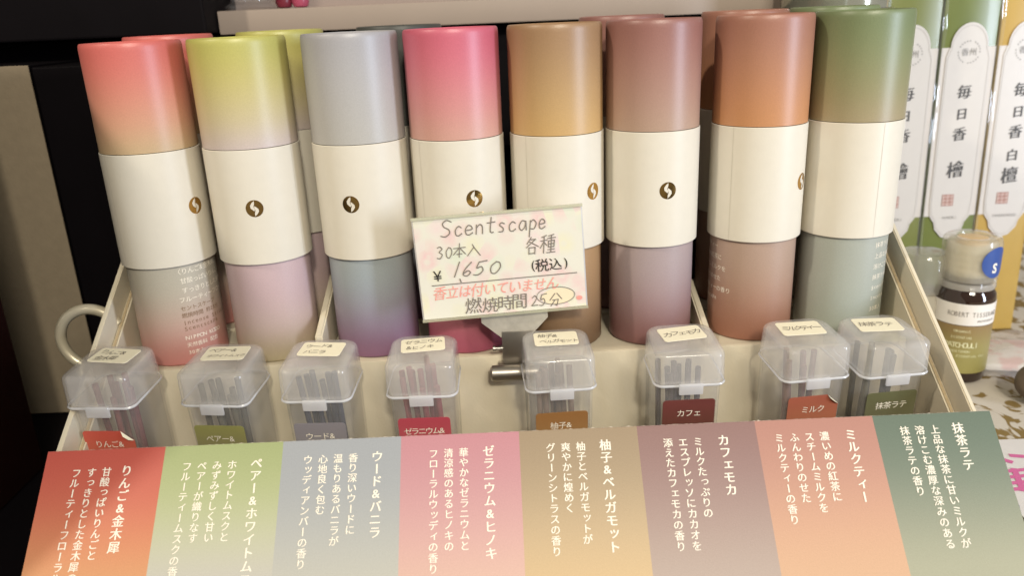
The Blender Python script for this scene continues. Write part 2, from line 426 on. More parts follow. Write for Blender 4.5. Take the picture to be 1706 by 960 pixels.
def make_tube(i, x, y, z, label, group, front):
    t = empty("incense_tube", (x, y, z))
    tag(t, label, "incense tube", group)
    rc, rb, rl = .0170, .0173, .0160
    pr = [(.0145, .1172), (.0153, .1173), (.0155, .1182), (.0158, .1189), (.0162, .1192), (.0166, .1190), (.01685, .1184), (.01698, .1175), (rc, .1162), (rc, .105), (rc, .095), (rc, .0818)]
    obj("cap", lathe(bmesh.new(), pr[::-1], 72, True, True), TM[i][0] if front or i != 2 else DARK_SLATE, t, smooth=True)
    lb = lathe(bmesh.new(), [(rl - .0006, 0), (rl, .0007), (rl, .014), (rl, .028), (rl, .0405)], 72, True, True)
    body = obj("tube_body", lb, TM[i][1], t, smooth=True)
    bd = lathe(bmesh.new(), [(rl + .0001, .0398), (rb - .0002, .0396), (rb, .0398), (rb, .0600), (rb, .0814), (rb - .0002, .0816), (rc - .0003, .0815)], 72, False, False)
    band = obj("paper_band", bd, M['band'], t, smooth=True)
    if front:
        u1 = (R([-62, 50, 58, -52, -40, -58, -30, 36][i]) + math.atan2(-x, .30)) * rb
        k = Ink()
        for q in range(14): k.rect(u1, u1 + .00022, .0399 + q * .00297, .0399 + (q + 1) * .00297)
        k.build("paper_seam", cyl(rb + .00004), M['seam'], band)
    if front and LOGO[i] is not None:
        ph = R(LOGO[i]) + math.atan2(-x, .30); u0 = ph * rb; v0 = .0607; q = .0031
        k = Ink(); k.disc(u0, v0, q, q, 40)
        # fine subdivision so the disc follows the curve: a fan of rings
        k = Ink(); nr, na = 4, 40; vs = [(u0, v0)]; fs = []
        for a in range(1, nr + 1):
            for b in range(na): vs.append((u0 + q * a / nr * math.cos(2 * math.pi * b / na), v0 + q * a / nr * math.sin(2 * math.pi * b / na)))
        for b in range(na): fs.append((0, 1 + b, 1 + (b + 1) % na))
        for a in range(nr - 1):
            for b in range(na): fs.append((1 + a * na + b, 1 + (a + 1) * na + b, 1 + (a + 1) * na + (b + 1) % na, 1 + a * na + (b + 1) % na))
        k.add(vs, fs)
        em = k.build("emblem", cyl(rb + .00006), M['foil'], band, smooth=True)
        s2 = Ink()
        for sg in (-1, 1):
            pts = [(.04, .98), (-.26, .74), (-.50, .40), (-.46, .06), (-.20, -.20), (.02, -.34), (.0, -.02), (-.10, .26), (.02, .56)]
            s2.add([(u0 + sg * a * q * .92, v0 + sg * b * q * .92) for a, b in pts], [tuple(range(9))])
        s2.build("emblem_figure", cyl(rb + .00011), M['band'], em)
    if front and i == 0:
        ph0 = R(4) + math.atan2(-x, .30)
        kw, kb = Ink(), Ink()
        for k, (tx, zz, sz, ink) in enumerate([("〈りんご&金木犀〉", .0372, .0025, kw), ("甘酸っぱいりんごと", .0335, .0024, kw), ("すっきりとした金木犀の", .0298, .0024, kw), ("フルーティーフローラルの香り", .0262, .0024, kw),
                                ("セントスケープ", .0228, .0021, kb), ("燃焼時間 約25分", .0200, .0021, kb), ("Incense Sticks", .0170, .0024, kb), ("Scentscape", .0146, .0024, kb), ("NIPPON KODO", .0110, .0022, kw), ("天然香料 配合", .0080, .0020, kw), ("30本入", .0050, .0020, kw)]):
            ink.row(tx, ph0 * rl - .0010 + (.0016 if 0 < k < 3 else 0), zz, sz * .98, sz, .0)
        kw.build("lettering", cyl(rl + .00008), M['white_ink'], body)
        kb.build("lettering", cyl(rl + .00008), M['brown_ink'], body)
    if front and i in (6, 7):
        kw = Ink()
        for k in range(7):
            tx = ["ミルクティー", "濃いめの紅茶に", "スチームミルクを", "ふんわりのせた", "ミルクティーの香り", "Scentscape", "30本入"] if i == 6 else ["抹茶ラテ", "上品な抹茶に甘い", "溶けこむ濃厚な", "抹茶ラテの香り", "Scentscape", "Incense", "30本入"]
            ph0 = (R(-100) if i == 6 else R(46)) + math.atan2(-x, .30)
            kw.row(tx[k], ph0 * rl, .036 - k * .0042, .0023, .0023, .0)
        kw.build("lettering", cyl(rl + .00008), M['white_ink'], body)
    return t
FL = ["coral red capped incense tube at the left end of front row, text on its foot",
      "lime green and lavender incense tube in front row between coral and silver grey tubes",
      "silver grey capped incense tube with purple foot in the front row",
      "rose pink capped incense tube in front row behind the price card",
      "golden tan capped incense tube in front row, half covered by the price card",
      "mauve brown capped incense tube in front row with mauve grey lower body",
      "burnt orange capped incense tube in front row, left of the sage green one",
      "sage green capped incense tube at the right end of the front row"]
for i in range(8):
    make_tube(i, XF[i], 0, .0502, FL[i], "front row of incense tubes", True)
RL = ["coral red incense tube in the back row, only its rim showing over the front one",
      "lime green incense tube in back row, seen between lime and silver grey tubes",
      "dark slate incense tube rim in back row, behind the silver grey tube",
      "dark pink incense tube rim in back row, behind the rose pink tube",
      "tan incense tube rim in back row, behind the golden tan tube",
      "dark mauve incense tube in back row, peeking between tan and mauve brown tubes",
      "brown orange incense tube in back row, seen between mauve brown and burnt orange tubes",
      "dark green incense tube rim in back row, behind the sage green tube"]
for i in (0, 1, 2, 5, 6, 7):
    make_tube(i, XR[i], .0372, .0514, RL[i], "back row of incense tubes", False)

# ------------------------------------------------------------------ description card
CW = .0387
cd = empty("description_card", (0, -.1075, .0013), (R(45), 0, 0))   # local x along, y up the slope, z out of the face
tag(cd, "long folded card in eight colour panels of white Japanese text on the box front", "card")
def D(c): return tuple(v * .90 for v in S(c))
PANELS = [
 ([(206, 66, 46), (222, 92, 58), (232, 140, 70), (236, 170, 90)], .0078, .0075, .0013, ["りんご&金木犀", "甘酸っぱいりんごと", "すっきりとした金木犀の", "フルーティーフローラルの香り"], "red to orange panel"),
 ([(156, 172, 96), (178, 190, 120), (200, 200, 170), (204, 198, 198)], .0112, .0069, .0033, ["ペアー&ホワイトムスク", "ホワイトムスクと", "みずみずしく甘い", "ペアーが織りなす", "フルーティームスクの香り"], "green to lilac panel"),
 ([(160, 166, 174), (164, 170, 176), (184, 186, 180), (204, 202, 186)], .0117, .0064, .0039, ["ウード&バニラ", "香り深いウードに", "温もりあるバニラが", "心地良く包む", "ウッディアンバーの香り"], "blue grey panel"),
 ([(208, 128, 142), (212, 144, 152), (224, 166, 160), (238, 190, 164)], .0092, .0062, .0011, ["ゼラニウム&ヒノキ", "華やかなゼラニウムと", "清涼感のあるヒノキの", "フローラルウッディの香り"], "pink panel"),
 ([(164, 138, 102), (178, 152, 112), (206, 174, 122), (230, 190, 122)], .0085, .0059, .0005, ["柚子&ベルガモット", "柚子とベルガモットが", "爽やかに煌めく", "グリーンシトラスの香り"], "tan to gold panel"),
 ([(152, 108, 102), (162, 124, 118), (178, 148, 136), (196, 172, 156)], .0083, .0060, .0000, ["カフェモカ", "ミルクたっぷりの", "エスプレッソにカカオを", "添えたカフェモカの香り"], "mauve panel"),
 ([(192, 126, 108), (202, 140, 116), (220, 160, 120), (232, 178, 126)], .0110, .0060, .0024, ["ミルクティー", "濃いめの紅茶に", "スチームミルクを", "ふんわりのせた", "ミルクティーの香り"], "terracotta panel"),
 ([(98, 118, 98), (114, 131, 110), (150, 155, 128), (182, 181, 146)], .0074, .0054, -.0002, ["抹茶ラテ", "上品な抹茶に甘いミルクが", "溶けこむ濃厚な深みのある", "抹茶ラテの香り"], "green panel"),
]
CH = .0594
for i, (cs, tu, ts, lu, lines, plab) in enumerate(PANELS):
    xc = -.1546 + CW * (i + .5)
    pm = grad("panel_print_%s" % plab.replace(" ", "_"), 1, [(.0115, tuple(v * .92 for v in D(cs[3]))), (.026, D(cs[2])), (.042, D(cs[1])), (CH, D(cs[0]))], .48, .4, .12, .04)
    po = boxo("colour_panel", pm, (-CW / 2, CW / 2, 0, CH, -.0006, 0), cd, loc=(xc, 0, 0))
    po["label"] = plab
    k = Ink()
    k.column(lines[0], tu, CH - ts, .0040, .0039, .00010)
    for j, t in enumerate(lines[1:]):
        k.column(t, lu - j * .0049, CH - ts - .0001, .00325, .00318, .00006)
    k.build("lettering", lambda u, v, l=0: (u, v, .00010 + l), M['white_ink'], po)

bm = bmesh.new(); N = 420; rows = []
for q in range(N + 1):
    x = -.1546 + 8 * CW * q / N; h = .00008 + .00012 * rnd.random() ** 2 + (.00018 if rnd.random() < .02 else 0)
    rows.append([bm.verts.new((x, CH + dy, z)) for dy, z in ((.00002, -.0006), (.00002, .00004), (h, -.0002))])
for a, b in zip(rows, rows[1:]):
    for j in range(3): bm.faces.new((a[j], b[j], b[(j + 1) % 3], a[(j + 1) % 3]))
obj("frayed_edge", bm, mat("paper_fibre", (.74, .68, .58), .8, spec=.1), cd)

# ------------------------------------------------------------------ sample cases
CX = [(-.1424, -.0360, -5, .0012), (-.1030, -.0355, -7, 0), (-.0688, -.0355, -3, 0), (-.0326, -.0355, -1, 0), (.0148, -.0352, 3, 0), (.0598, -.0355, 1, 0), (.1022, -.0355, 6, 0), (.1298, -.0352, 6, 0)]
CASE = [("red sticker with a peeled corner", "red", (222, 70, 40), (218, 96, 52), "りんご&", ["りんご&", "金木犀"], (150, 70, 66), 7),
        ("olive green sticker", "olive", (150, 148, 60), (148, 140, 88), "ペアー&", ["ペアー&", "ホワイトムスク"], (112, 104, 80), 7),
        ("grey violet sticker", "grey", (138, 132, 140), (142, 138, 144), "ウード&", ["ウード&", "バニラ"], (66, 72, 96), 7),
        ("crimson sticker", "crimson", (196, 50, 74), (206, 78, 88), "ゼラニウム&", ["ゼラニウム", "&ヒノキ"], (170, 66, 74), 9),
        ("ochre brown sticker", "ochre", (160, 104, 24), (176, 126, 52), "柚子&", ["柚子&", "ベルガモット"], (150, 120, 96), 8),
        ("dark maroon sticker", "maroon", (122, 54, 48), (116, 60, 48), "カフェ", ["カフェモカ"], (96, 80, 82), 8),
        ("rust orange sticker with a torn corner", "rust", (178, 84, 50), (190, 104, 60), "ミルク", ["ミルクティー"], (150, 104, 92), 6),
        ("dull moss green sticker", "moss", (104, 104, 60), (112, 110, 72), "抹茶ラテ", ["抹茶ラテ"], (100, 96, 74), 7)]
TILT = 4.5
def case_body():
    o = [(.0006, .0100, .0100, .002), (0, .0104, .0104, .0024), (.0004, .0106, .0106, .0026), (.030, .0112, .0112, .0028), (.0485, .0114, .0114, .003)]
    inn = [(.0485, .0106, .0106, .0024), (.030, .0104, .0104, .0022), (.0014, .0098, .0098, .002)]
    return loft(bmesh.new(), o[1:] + inn, True, True)
def case_lid():
    A, B = (.0054, .0032), (.0048, .0026)
    o = [(.0478, .0122, .0124, A), (.0484, .0124, .0126, A), (.0492, .0123, .0125, A), (.0578, .0120, .0122, A), (.0585, .0119, .0121, A), (.0590, .0117, .0119, A), (.0594, .0113, .0115, A), (.0596, .0107, .0109, A), (.0597, .0080, .0080, (.0040, .0026))]
    inn = [(.0589, .0080, .0080, (.0040, .0026)), (.0588, .0104, .0106, B), (.0583, .0111, .0113, B), (.0572, .0112, .0114, B), (.0478, .0115, .0117, B)]
    bm = bmesh.new()
    loft(bm, o, False, True)
    loft(bm, inn, True, False)
    return bm
for i, ((cx, cy, rz, dz), (lab, word, c0, c1, stx, ltx, stick, ns)) in enumerate(zip(CX, CASE)):
    zb = .0024 + dz
    t = empty("sample_case", (cx, cy + .0020, zb + .0004), (R(TILT), 0, R(rz)))
    tag(t, "small frosted plastic sample case with a %s" % lab, "plastic case", "frosted sample cases in the box front")
    obj("case_body", case_body(), M['milk_body'], t, smooth=True)
    lid = obj("lid", case_lid(), M['milk'], t, smooth=True)
    rim = loft(bmesh.new(), [(.0477, .0121, .0123, (.0054, .0032)), (.0472, .0124, .0126, (.0055, .0033)), (.0477, .01265, .01285, (.0056, .0034)), (.0482, .0124, .0126, (.0055, .0033)), (.0481, .0121, .0123, (.0054, .0032))], False, False)
    obj("rim", rim, M['milk_rim'], lid, smooth=True)
    lt = box(bmesh.new(), -.0042, .0042, -.0138, -.0127, .0446, .0488, bev=.0005)
    obj("latch", lt, M['milk_latch'], lid, smooth=True)
    lx = box(bmesh.new(), -.0034, .0034, -.01445, -.0143, .0448, .0480, bev=.0000)
    # label on the lid top
    a = R([-6, 4, -4, 6, -1, 8, -3, -6][i])
    lp = [(x * math.cos(a) - y * math.sin(a), x * math.sin(a) + y * math.cos(a) + .0036) for x, y in rr(.0078, .0050, .0012, 4)]
    n = len(lp)
    pl = obj("paper_label", ([(x, y, .05985) for x, y in lp] + [(x, y, .05965) for x, y in lp], [tuple(range(n))] + [(k, k + n, (k + 1) % n + n, (k + 1) % n) for k in range(n)]), M['paper_label'], lid)
    k = Ink()
    if len(ltx) == 2:
        for j, tx in enumerate(ltx):
            pw = min(.0027, .0136 / len(tx)); k.row(tx, -.0064 + .0006 * j, .0020 - .0042 * j, pw, pw * 1.15, 0, .15, .10)
    else:
        pw = min(.0030, .0136 / len(ltx[0])); k.row(ltx[0], -.0066, 0, pw, .0036, 0, .15, .10)
    k.build("lettering", lambda u, v, l=0: (u * math.cos(a) - v * math.sin(a), u * math.sin(a) + v * math.cos(a) + .0036, .05995 + l), M['pencil'], pl)
    # sticker on the front
    fy = -.01142
    sw, stp = .0092, [.0380, .0392, .0385, .0388, .0385, .0415, .0408, .0410][i]
    pts = rr(sw, .011, .0012, 4)
    if i in (0, 6):
        pts = [(x, y) for x, y in pts if not (x > sw - .0042 and y > .011 - .0040)]
        kx = next(k for k in range(len(pts)) if pts[k][1] > 0 and pts[k][0] < sw - .004)
        pts = pts[:kx] + pts[kx:]
        pts.insert(0, (sw, .0072)); pts.insert(1, (sw - .0030, .0092)); pts.insert(2, (sw - .0042, .011))
    fn = lambda u, v: (u, fy - .0002, stp - .011 + v)
    n = len(pts)
    sm = grad("sticker_print_" + word, 2, [(stp - .012, S(c1)), (stp, S(c0))], .35, .5, .03, .03)
    cxm = [fn(x, y) for x, y in pts]; bk = [(x, y + .00012, z) for x, y, z in cxm]
    st = obj("sticker", (cxm + bk, [tuple(range(n))] + [(q, q + n, (q + 1) % n + n, (q + 1) % n) for q in range(n)]), sm, t)
    if i in (0, 6):
        z1 = stp - .011
        obj("peeled_corner", ([(sw, fy - .0003, z1 + .0072), (sw - .0042, fy - .0003, z1 + .011), (sw - .0012, fy - .0016, z1 + .0082), (sw - .0030, fy - .0016, z1 + .0096)], [(0, 2, 3, 1)]), M['paper_label'], st)
    k = Ink(); pw = min(.0029, .0150 / len(stx)); k.row(stx, -len(stx) * pw * .48, stp - .0054, pw, .0031, 0.)
    k.build("lettering", lambda u, v, l=0: (u, fy - .0003 - l, v), M['white_ink'], st)
    # incense sticks standing inside
    sm = mat("incense_" + word, tuple(v * .75 for v in S(stick)), .8, spec=.1, noise=.2, nscale=700)
    mx = Matrix.Translation((cx, cy + .0020, zb + .0004)) @ Matrix.Rotation(R(rz), 4, 'Z') @ Matrix.Rotation(R(TILT), 4, 'X')
    lean = rnd.uniform(-1, 1)
    me = None
    for q in range(ns):
        bx = -.0066 + .0132 * (q + .5) / ns + rnd.uniform(-.0006, .0006); by = rnd.uniform(-.0062, .006)
        tx = max(-.0085, min(.0085, bx + lean * .003 + rnd.uniform(-.0016, .0016))); ty = max(-.0085, min(.0085, by + rnd.uniform(-.002, .002)))
        b0 = mx @ Vector((bx, by, .0020)); b1 = mx @ Vector((tx, ty, .0508 + rnd.uniform(-.0035, .0030)))
        if me is None:
            o = obj("incense_stick", lathe(bmesh.new(), [(.0009, 0), (.00105, .0004), (.00105, .05)], 10, True, True), sm, smooth=True); me = o.data
        else:
            o = bpy.data.objects.new("incense_stick", me); COL.objects.link(o)
        d = b1 - b0
        o.location = b0; o.rotation_euler = d.to_track_quat('Z', 'Y').to_euler(); o.scale = (1, 1, d.length / .05)
        tag(o, "thin %s incense stick inside the case with the %s sticker" % (["brick red", "olive grey", "slate blue", "rosy red", "light tan", "dusky mauve", "pinkish brown", "grey green"][i], word), "incense stick", "incense sticks in the %s sticker case" % word)

# ------------------------------------------------------------------ price card and its clip
pc = empty("price_card", (-.0035, -.0262, .0890), (R(88), R(-2.3), R(1.5)))   # local x right, y up, z towards the viewer
tag(pc, "handwritten price card on floral paper standing in front of the pink and tan tubes", "price card")
HW, HH = .0301, .0190
def floral():
    m = mat("floral_paper", (.80, .77, .66), .5, spec=.4); nt = m.node_tree; b = nt.nodes["Principled BSDF"]
    tc = nt.nodes.new('ShaderNodeTexCoord'); v = nt.nodes.new('ShaderNodeTexVoronoi'); v.inputs['Scale'].default_value = 150
    nt.links.new(tc.outputs['Object'], v.inputs['Vector'])
    dist = nt.nodes.new('ShaderNodeValToRGB'); e = dist.color_ramp.elements
    e[0].position = .25; e[0].color = (1, 1, 1, 1); e[1].position = .75; e[1].color = (0, 0, 0, 1)
    q = dist.color_ramp.elements.new(.10); q.color = (.3, .3, .3, 1)
    nt.links.new(v.outputs['Distance'], dist.inputs[0])
    sp = nt.nodes.new('ShaderNodeSeparateColor'); nt.links.new(v.outputs['Color'], sp.inputs[0])
    hue = nt.nodes.new('ShaderNodeValToRGB'); h = hue.color_ramp; h.interpolation = 'CONSTANT'
    h.elements[0].color = (.78, .47, .48, 1); h.elements[1].position = .4; h.elements[1].color = (.76, .72, .47, 1)
    x = h.elements.new(.62); x.color = (.62, .69, .52, 1); x = h.elements.new(.75); x.color = (.80, .58, .60, 1)
    nt.links.new(sp.outputs[0], hue.inputs[0])
    n = nt.nodes.new('ShaderNodeTexNoise'); n.inputs['Scale'].default_value = 260; nt.links.new(tc.outputs['Object'], n.inputs['Vector'])
    ml = nt.nodes.new('ShaderNodeMath'); ml.operation = 'MULTIPLY'; ml.use_clamp = True; nt.links.new(dist.outputs[0], ml.inputs[0]); nt.links.new(n.outputs['Fac'], ml.inputs[1])
    mx = nt.nodes.new('ShaderNodeMix'); mx.data_type = 'RGBA'
    mx.inputs[6].default_value = (.73, .71, .615, 1); nt.links.new(ml.outputs[0], mx.inputs[0]); nt.links.new(hue.outputs[0], mx.inputs[7])
    nt.links.new(mx.outputs[2], b.inputs['Base Color'])
    return m
paper = boxo("paper", floral(), (-HW + .0006, HW - .0006, -HH + .0006, HH - .0008, -.0004, 0), pc)
sleeve = boxo("rear_plate", M['milk_rim'], (-HW, HW, -HH, HH, -.0014, -.0006), pc, bev=.0003)
edge = bmesh.new()
AE = milky("clear_acrylic_edge", .5, (.8, .8, .62), .1)
obj("clear_edge", box(edge, -HW, HW, HH - .0007, HH + .0003, -.0005, .0008), AE, pc)
obj("clear_edge", box(bmesh.new(), -HW, HW, -HH - .0003, -HH + .0005, -.0005, .0008), AE, pc)
# card px (1706 scale) -> local metres, measured along the card's own axes
def cu(x, y):
    ox, oy = x - 833, y - 446
    c, s = math.cos(R(4.4)), math.sin(R(4.4))
    a, b = ox * c - oy * s, ox * s + oy * c
    return (a * .0602 / 289, -b * .0380 / 168)
k = Ink()
row = [("S", 731, 22), ("c", 754, 16), ("e", 771, 17), ("n", 789, 17), ("t", 808, 18), ("s", 828, 14), ("c", 845, 16), ("a", 862, 17), ("p", 880, 16), ("e", 896, 14)]
def hand(ch, x, y, wpx, hpx, wd=.00042, ink=None, shear=.10):
    wd *= .8; u, v = cu(x, y); (ink or k).hand(ch, u, v, wpx * .000208, hpx * .000225, wd, shear)
for ch, x, wpx in row: hand(ch, x, 402 - (x - 731) * .075, wpx, 26, .00046)
for ch, x, wpx, hp in [("3", 723, 13, 19), ("0", 738, 13, 18), ("本", 752, 21, 22), ("入", 776, 22, 20)]: hand(ch, x, 437 - (x - 723) * .07, wpx, hp, .00040)
for ch, x, wpx, hp in [("各", 875, 22, 27), ("種", 900, 25, 29)]: hand(ch, x, 431 - (x - 875) * .07, wpx, hp, .00042)
for ch, x, wpx, hp in [("1", 748, 14, 24), ("6", 763, 19, 22), ("5", 783, 22, 22), ("0", 810, 22, 20)]: hand(ch, x, 467 - (x - 748) * .08, wpx, hp, .00048, shear=.3)
u, v = cu(762, 470); k.stroke([(u, v), (u + .0003, v - .0012)], .0004)
(u0, v0), (u1, v1) = cu(714, 481), cu(963, 461)
k.stroke([(u0, v0), (u1, v1)], .00032)
for tx, x, y, sz in [("燃", 771, 517, 29), ("焼", 800, 516, 27), ("時", 826, 513, 27), ("間", 851, 510, 28)]:
    u, v = cu(x + 13, y - 2); k.char(tx, u, v, sz * .000222, 0., shear=.08)
hand("2", 884, 517, 13, 18); hand("5", 897, 516, 14, 19); hand("分", 916, 517, 21, 22)
pts = []
for q in range(41):
    a = 2 * math.pi * q / 40; x, y = 927 + 33 * math.cos(a), 499 + 14.5 * math.sin(a) - 33 * math.cos(a) * .05; pts.append(cu(x, y))
k.stroke(pts, .00024)
k.build("pencil_writing", lambda u, v, l=0: (u, v, .00022 + l), M['pencil'], paper)
k = Ink()
u, v = cu(724, 465); k.char("¥", u, v, 24 * .00022, .004)
k.build("yen_sign", lambda u, v, l=0: (u, v, .00024 + l), M['black_ink'], paper)
k = Ink()
for ch, x, y, sz in [("(", 888, 450, 20), ("税", 903, 449, 23), ("込", 926, 447, 22), (")", 944, 446, 20)]:
    u, v = cu(x, y); k.char(ch, u, v, sz * .00022, .004)
k.build("black_writing", lambda u, v, l=0: (u, v, .00024 + l), M['black_ink'], paper)
k = Ink()
for q, ch in enumerate("香立は付いていません"):
    x = 727 + q * 21.6; u, v = cu(x, 494 - q * 1.75); k.char(ch, u, v, (22 if q % 3 else 24) * .000225, 0., shear=.25, rot=.03, sx=.95)
u, v = cu(968, 503); k.disc(u, v, .0011, .0008)
k.build("red_writing", lambda u, v, l=0: (u, v, .00018 + l), M['red_ink'], paper)
k = Ink(); u, v = cu(930, 500); k.disc(u, v, .0058, .0030, 30, .05)
k.build("orange_highlight", lambda u, v, l=0: (u, v, .0001 + l), mat("orange_marker", (.79, .68, .48), .6), paper)

cl = empty("card_clip", (.0012, -.0235, .0535))
tag(cl, "metal clip gripping the box partition and holding up the price card", "clip")
bm = bmesh.new()
pts = [(-.0122, .0165), (-.0122, .0122), (-.0056, .0058), (.0056, .0058), (.0122, .0122), (.0122, .0165)]
for yy in (-.0014, -.0004):
    pass
a = [bm.verts.new((x, -.0016, z + .0012)) for x, z in pts]; b = [bm.verts.new((x, .0002, z + .0012)) for x, z in pts]
bm.faces.new(a); bm.faces.new(b[::-1])
for q in range(6): bm.faces.new((a[q], b[q], b[(q + 1) % 6], a[(q + 1) % 6]))
obj("jaw", bm, mat("clear_grey_plastic", (.40, .37, .31), .22, spec=.6, noise=.35, nscale=260), cl, rot=(0, R(-3), 0))
boxo("clip_block", M['dark_steel'], (-.0058, .0058, -.0018, .0012, -.0040, .0090), cl, bev=.0004, smooth=True)
tb = tube(bmesh.new(), [(-.0106, -.0040, -.0066), (-.0098, -.0040, -.0066), (.0098, -.0040, -.0066), (.0106, -.0040, -.0066)], [.0020, .0030, .0030, .0020], 20)
obj("spring_barrel", tb, M['dark_steel'], cl, smooth=True)
tb = tube(bmesh.new(), [(-.0086, -.0012, .0022), (-.0056, -.0012, .0022)], .0008, 10); tube(tb, [(-.0092, -.0012, .0022), (-.0084, -.0012, .0022)], .0012, 10)
obj("pin", tb, M['steel'], cl, smooth=True)
boxo("strap", M['steel'], (-.0075, .0075, -.0014, .0014, -.0050, -.0041), cl)

# ------------------------------------------------------------------ left side: cabinet, boxes, hook
cb = empty("black_cabinet", (-.32, .1, 0))
tag(cb, "black cabinet front filling the upper left corner behind the tubes", "cabinet")
boxo("drawer_front", M['black'], (-.36, .187, -.016, .2, .170, .42), cb, bev=.001)
boxo("cabinet_base", M['black'], (-.36, .185, .004, .2, 0, .169), cb)
bb = empty("beige_box", (-.2160, .05, 0))
tag(bb, "tall beige textured paper box standing on end beside the black box", "box")
boxo("front_face", M['beige'], (-.0200, .0186, -.0005, 0, .0004, .161), bb)
boxo("box_body", M['black'], (-.0200, .0186, .0001, .045, .0004, .1608), bb)
kb = empty("black_box", (-.181, .05, 0))
tag(kb, "narrow plain black box standing between the beige box and the coral tube", "box")
boxo("box_body", M['black'], (-.0155, .0165, .0, .045, .0, .160), kb, bev=.0006)
lb = empty("lacquer_box", (-.27, 0, 0))
tag(lb, "glossy dark red black lacquer box at the lower left edge", "box")
boxo("box_body", M['lacquer'], (-.13, .0697, -.128, 0, 0, .205), lb, bev=.0012, smooth=True)  # unseen front reach and height stretched to cast shadow on card and left tubes
boxo("box_lid", M['lacquer'], (-.131, .0702, -.1287, .0004, .2053, .222), lb, bev=.0012, smooth=True)
hk = empty("metal_hook", (-.1660, -.004, 0))
tag(hk, "curled pale metal hook handle beside the left wall of the box", "hook")
pts = []
for q in range(30):
    a = R(28 + q * 7.4); pts.append((.0120 * math.cos(a) * 1.05, 0, .0585 + .0125 * math.sin(a)))
pts += [(-.0075, -.001, .0450), (-.0015, -.002, .0370), (.0050, -.003, .0270), (.0060, -.003, .0004)]
obj("curl", tube(bmesh.new(), pts, .0021, 14), mat("pale_metal", (.62, .56, .42), .35, metal=.35), hk, smooth=True)
boxo("dark_bar", M['black'], (-.0030, .0120, .004, .0055, .0525, .0550), hk)

# ------------------------------------------------------------------ back shelf with glassware
bs = empty("back_shelf", (0, .1, 0))
tag(bs, "pinkish grey shelf board running behind the tubes along the top", "shelf")
boxo("shelf_board", M['wall'], (-.1325, .165, .008, .16, .1700, .1795), bs, bev=.0006)
boxo("edge_trim", M['trim'], (-.1325, .165, 0, .0078, .1690, .1797), bs, bev=.0008, smooth=True)
boxo("backboard", M['wall'], (-.1325, .165, .1605, .165, .0, .36), bs)
boxo("dark_gap_panel", M['black'], (-.1315, .164, .012, .016, 0, .1698), bs)  # black sheet standing in for the dark, shaded gap below the shelf
boxo("shelf_lip", M['wall'], (-.1325, .165, .030, .0325, .1797, .30), bs)
gj = empty("glass_dish", (-.1205, .118, .1797))
tag(gj, "clear glass dish foot on the shelf at top left", "glass dish")
glassm = milky("clear_glass", .10, (.9, .88, .9), .05, .3)
obj("bowl", lathe(bmesh.new(), [(.0125, 0), (.0135, .0012), (.0130, .0024), (.0100, .004), (.0105, .02), (.0125, .03), (.0115, .03), (.0093, .02), (.0086, .005)], 40, True, True), glassm, gj, smooth=True)
for x, lab in ((-.1045, "dark pink"), (-.0965, "bright pink")):
    obj_ = obj("pink_bead", lathe(bmesh.new(), [(.0015, 0), (.0034, .0008), (.0042, .003), (.0036, .006), (.0012, .0075)], 20), mat(lab.replace(" ", "_"), S((130, 20, 50)) if "dark" in lab else S((190, 60, 100)), .3), None, loc=(x, .116, .1797), smooth=True)
    tag(obj_, "%s round bead on the top shelf beside the glass dish" % lab, "bead")
jr = empty("glass_jar", (.152, .085, 0))
tag(jr, "silvery glass jar at the top right behind the sage green tube", "jar")
obj("jar_body", lathe(bmesh.new(), [(.021, 0), (.0225, .001), (.0225, .160), (.0235, .164), (.0235, .205)], 48), mat("silvery_glass", (.42, .42, .34), .12, metal=.6, noise=.3, nscale=60), jr, smooth=True)
obj("jar_foot", lathe(bmesh.new(), [(.0226, .1660), (.0250, .1666), (.0250, .1685), (.0236, .1690)], 48, False, False), M['steel'], jr, smooth=True)

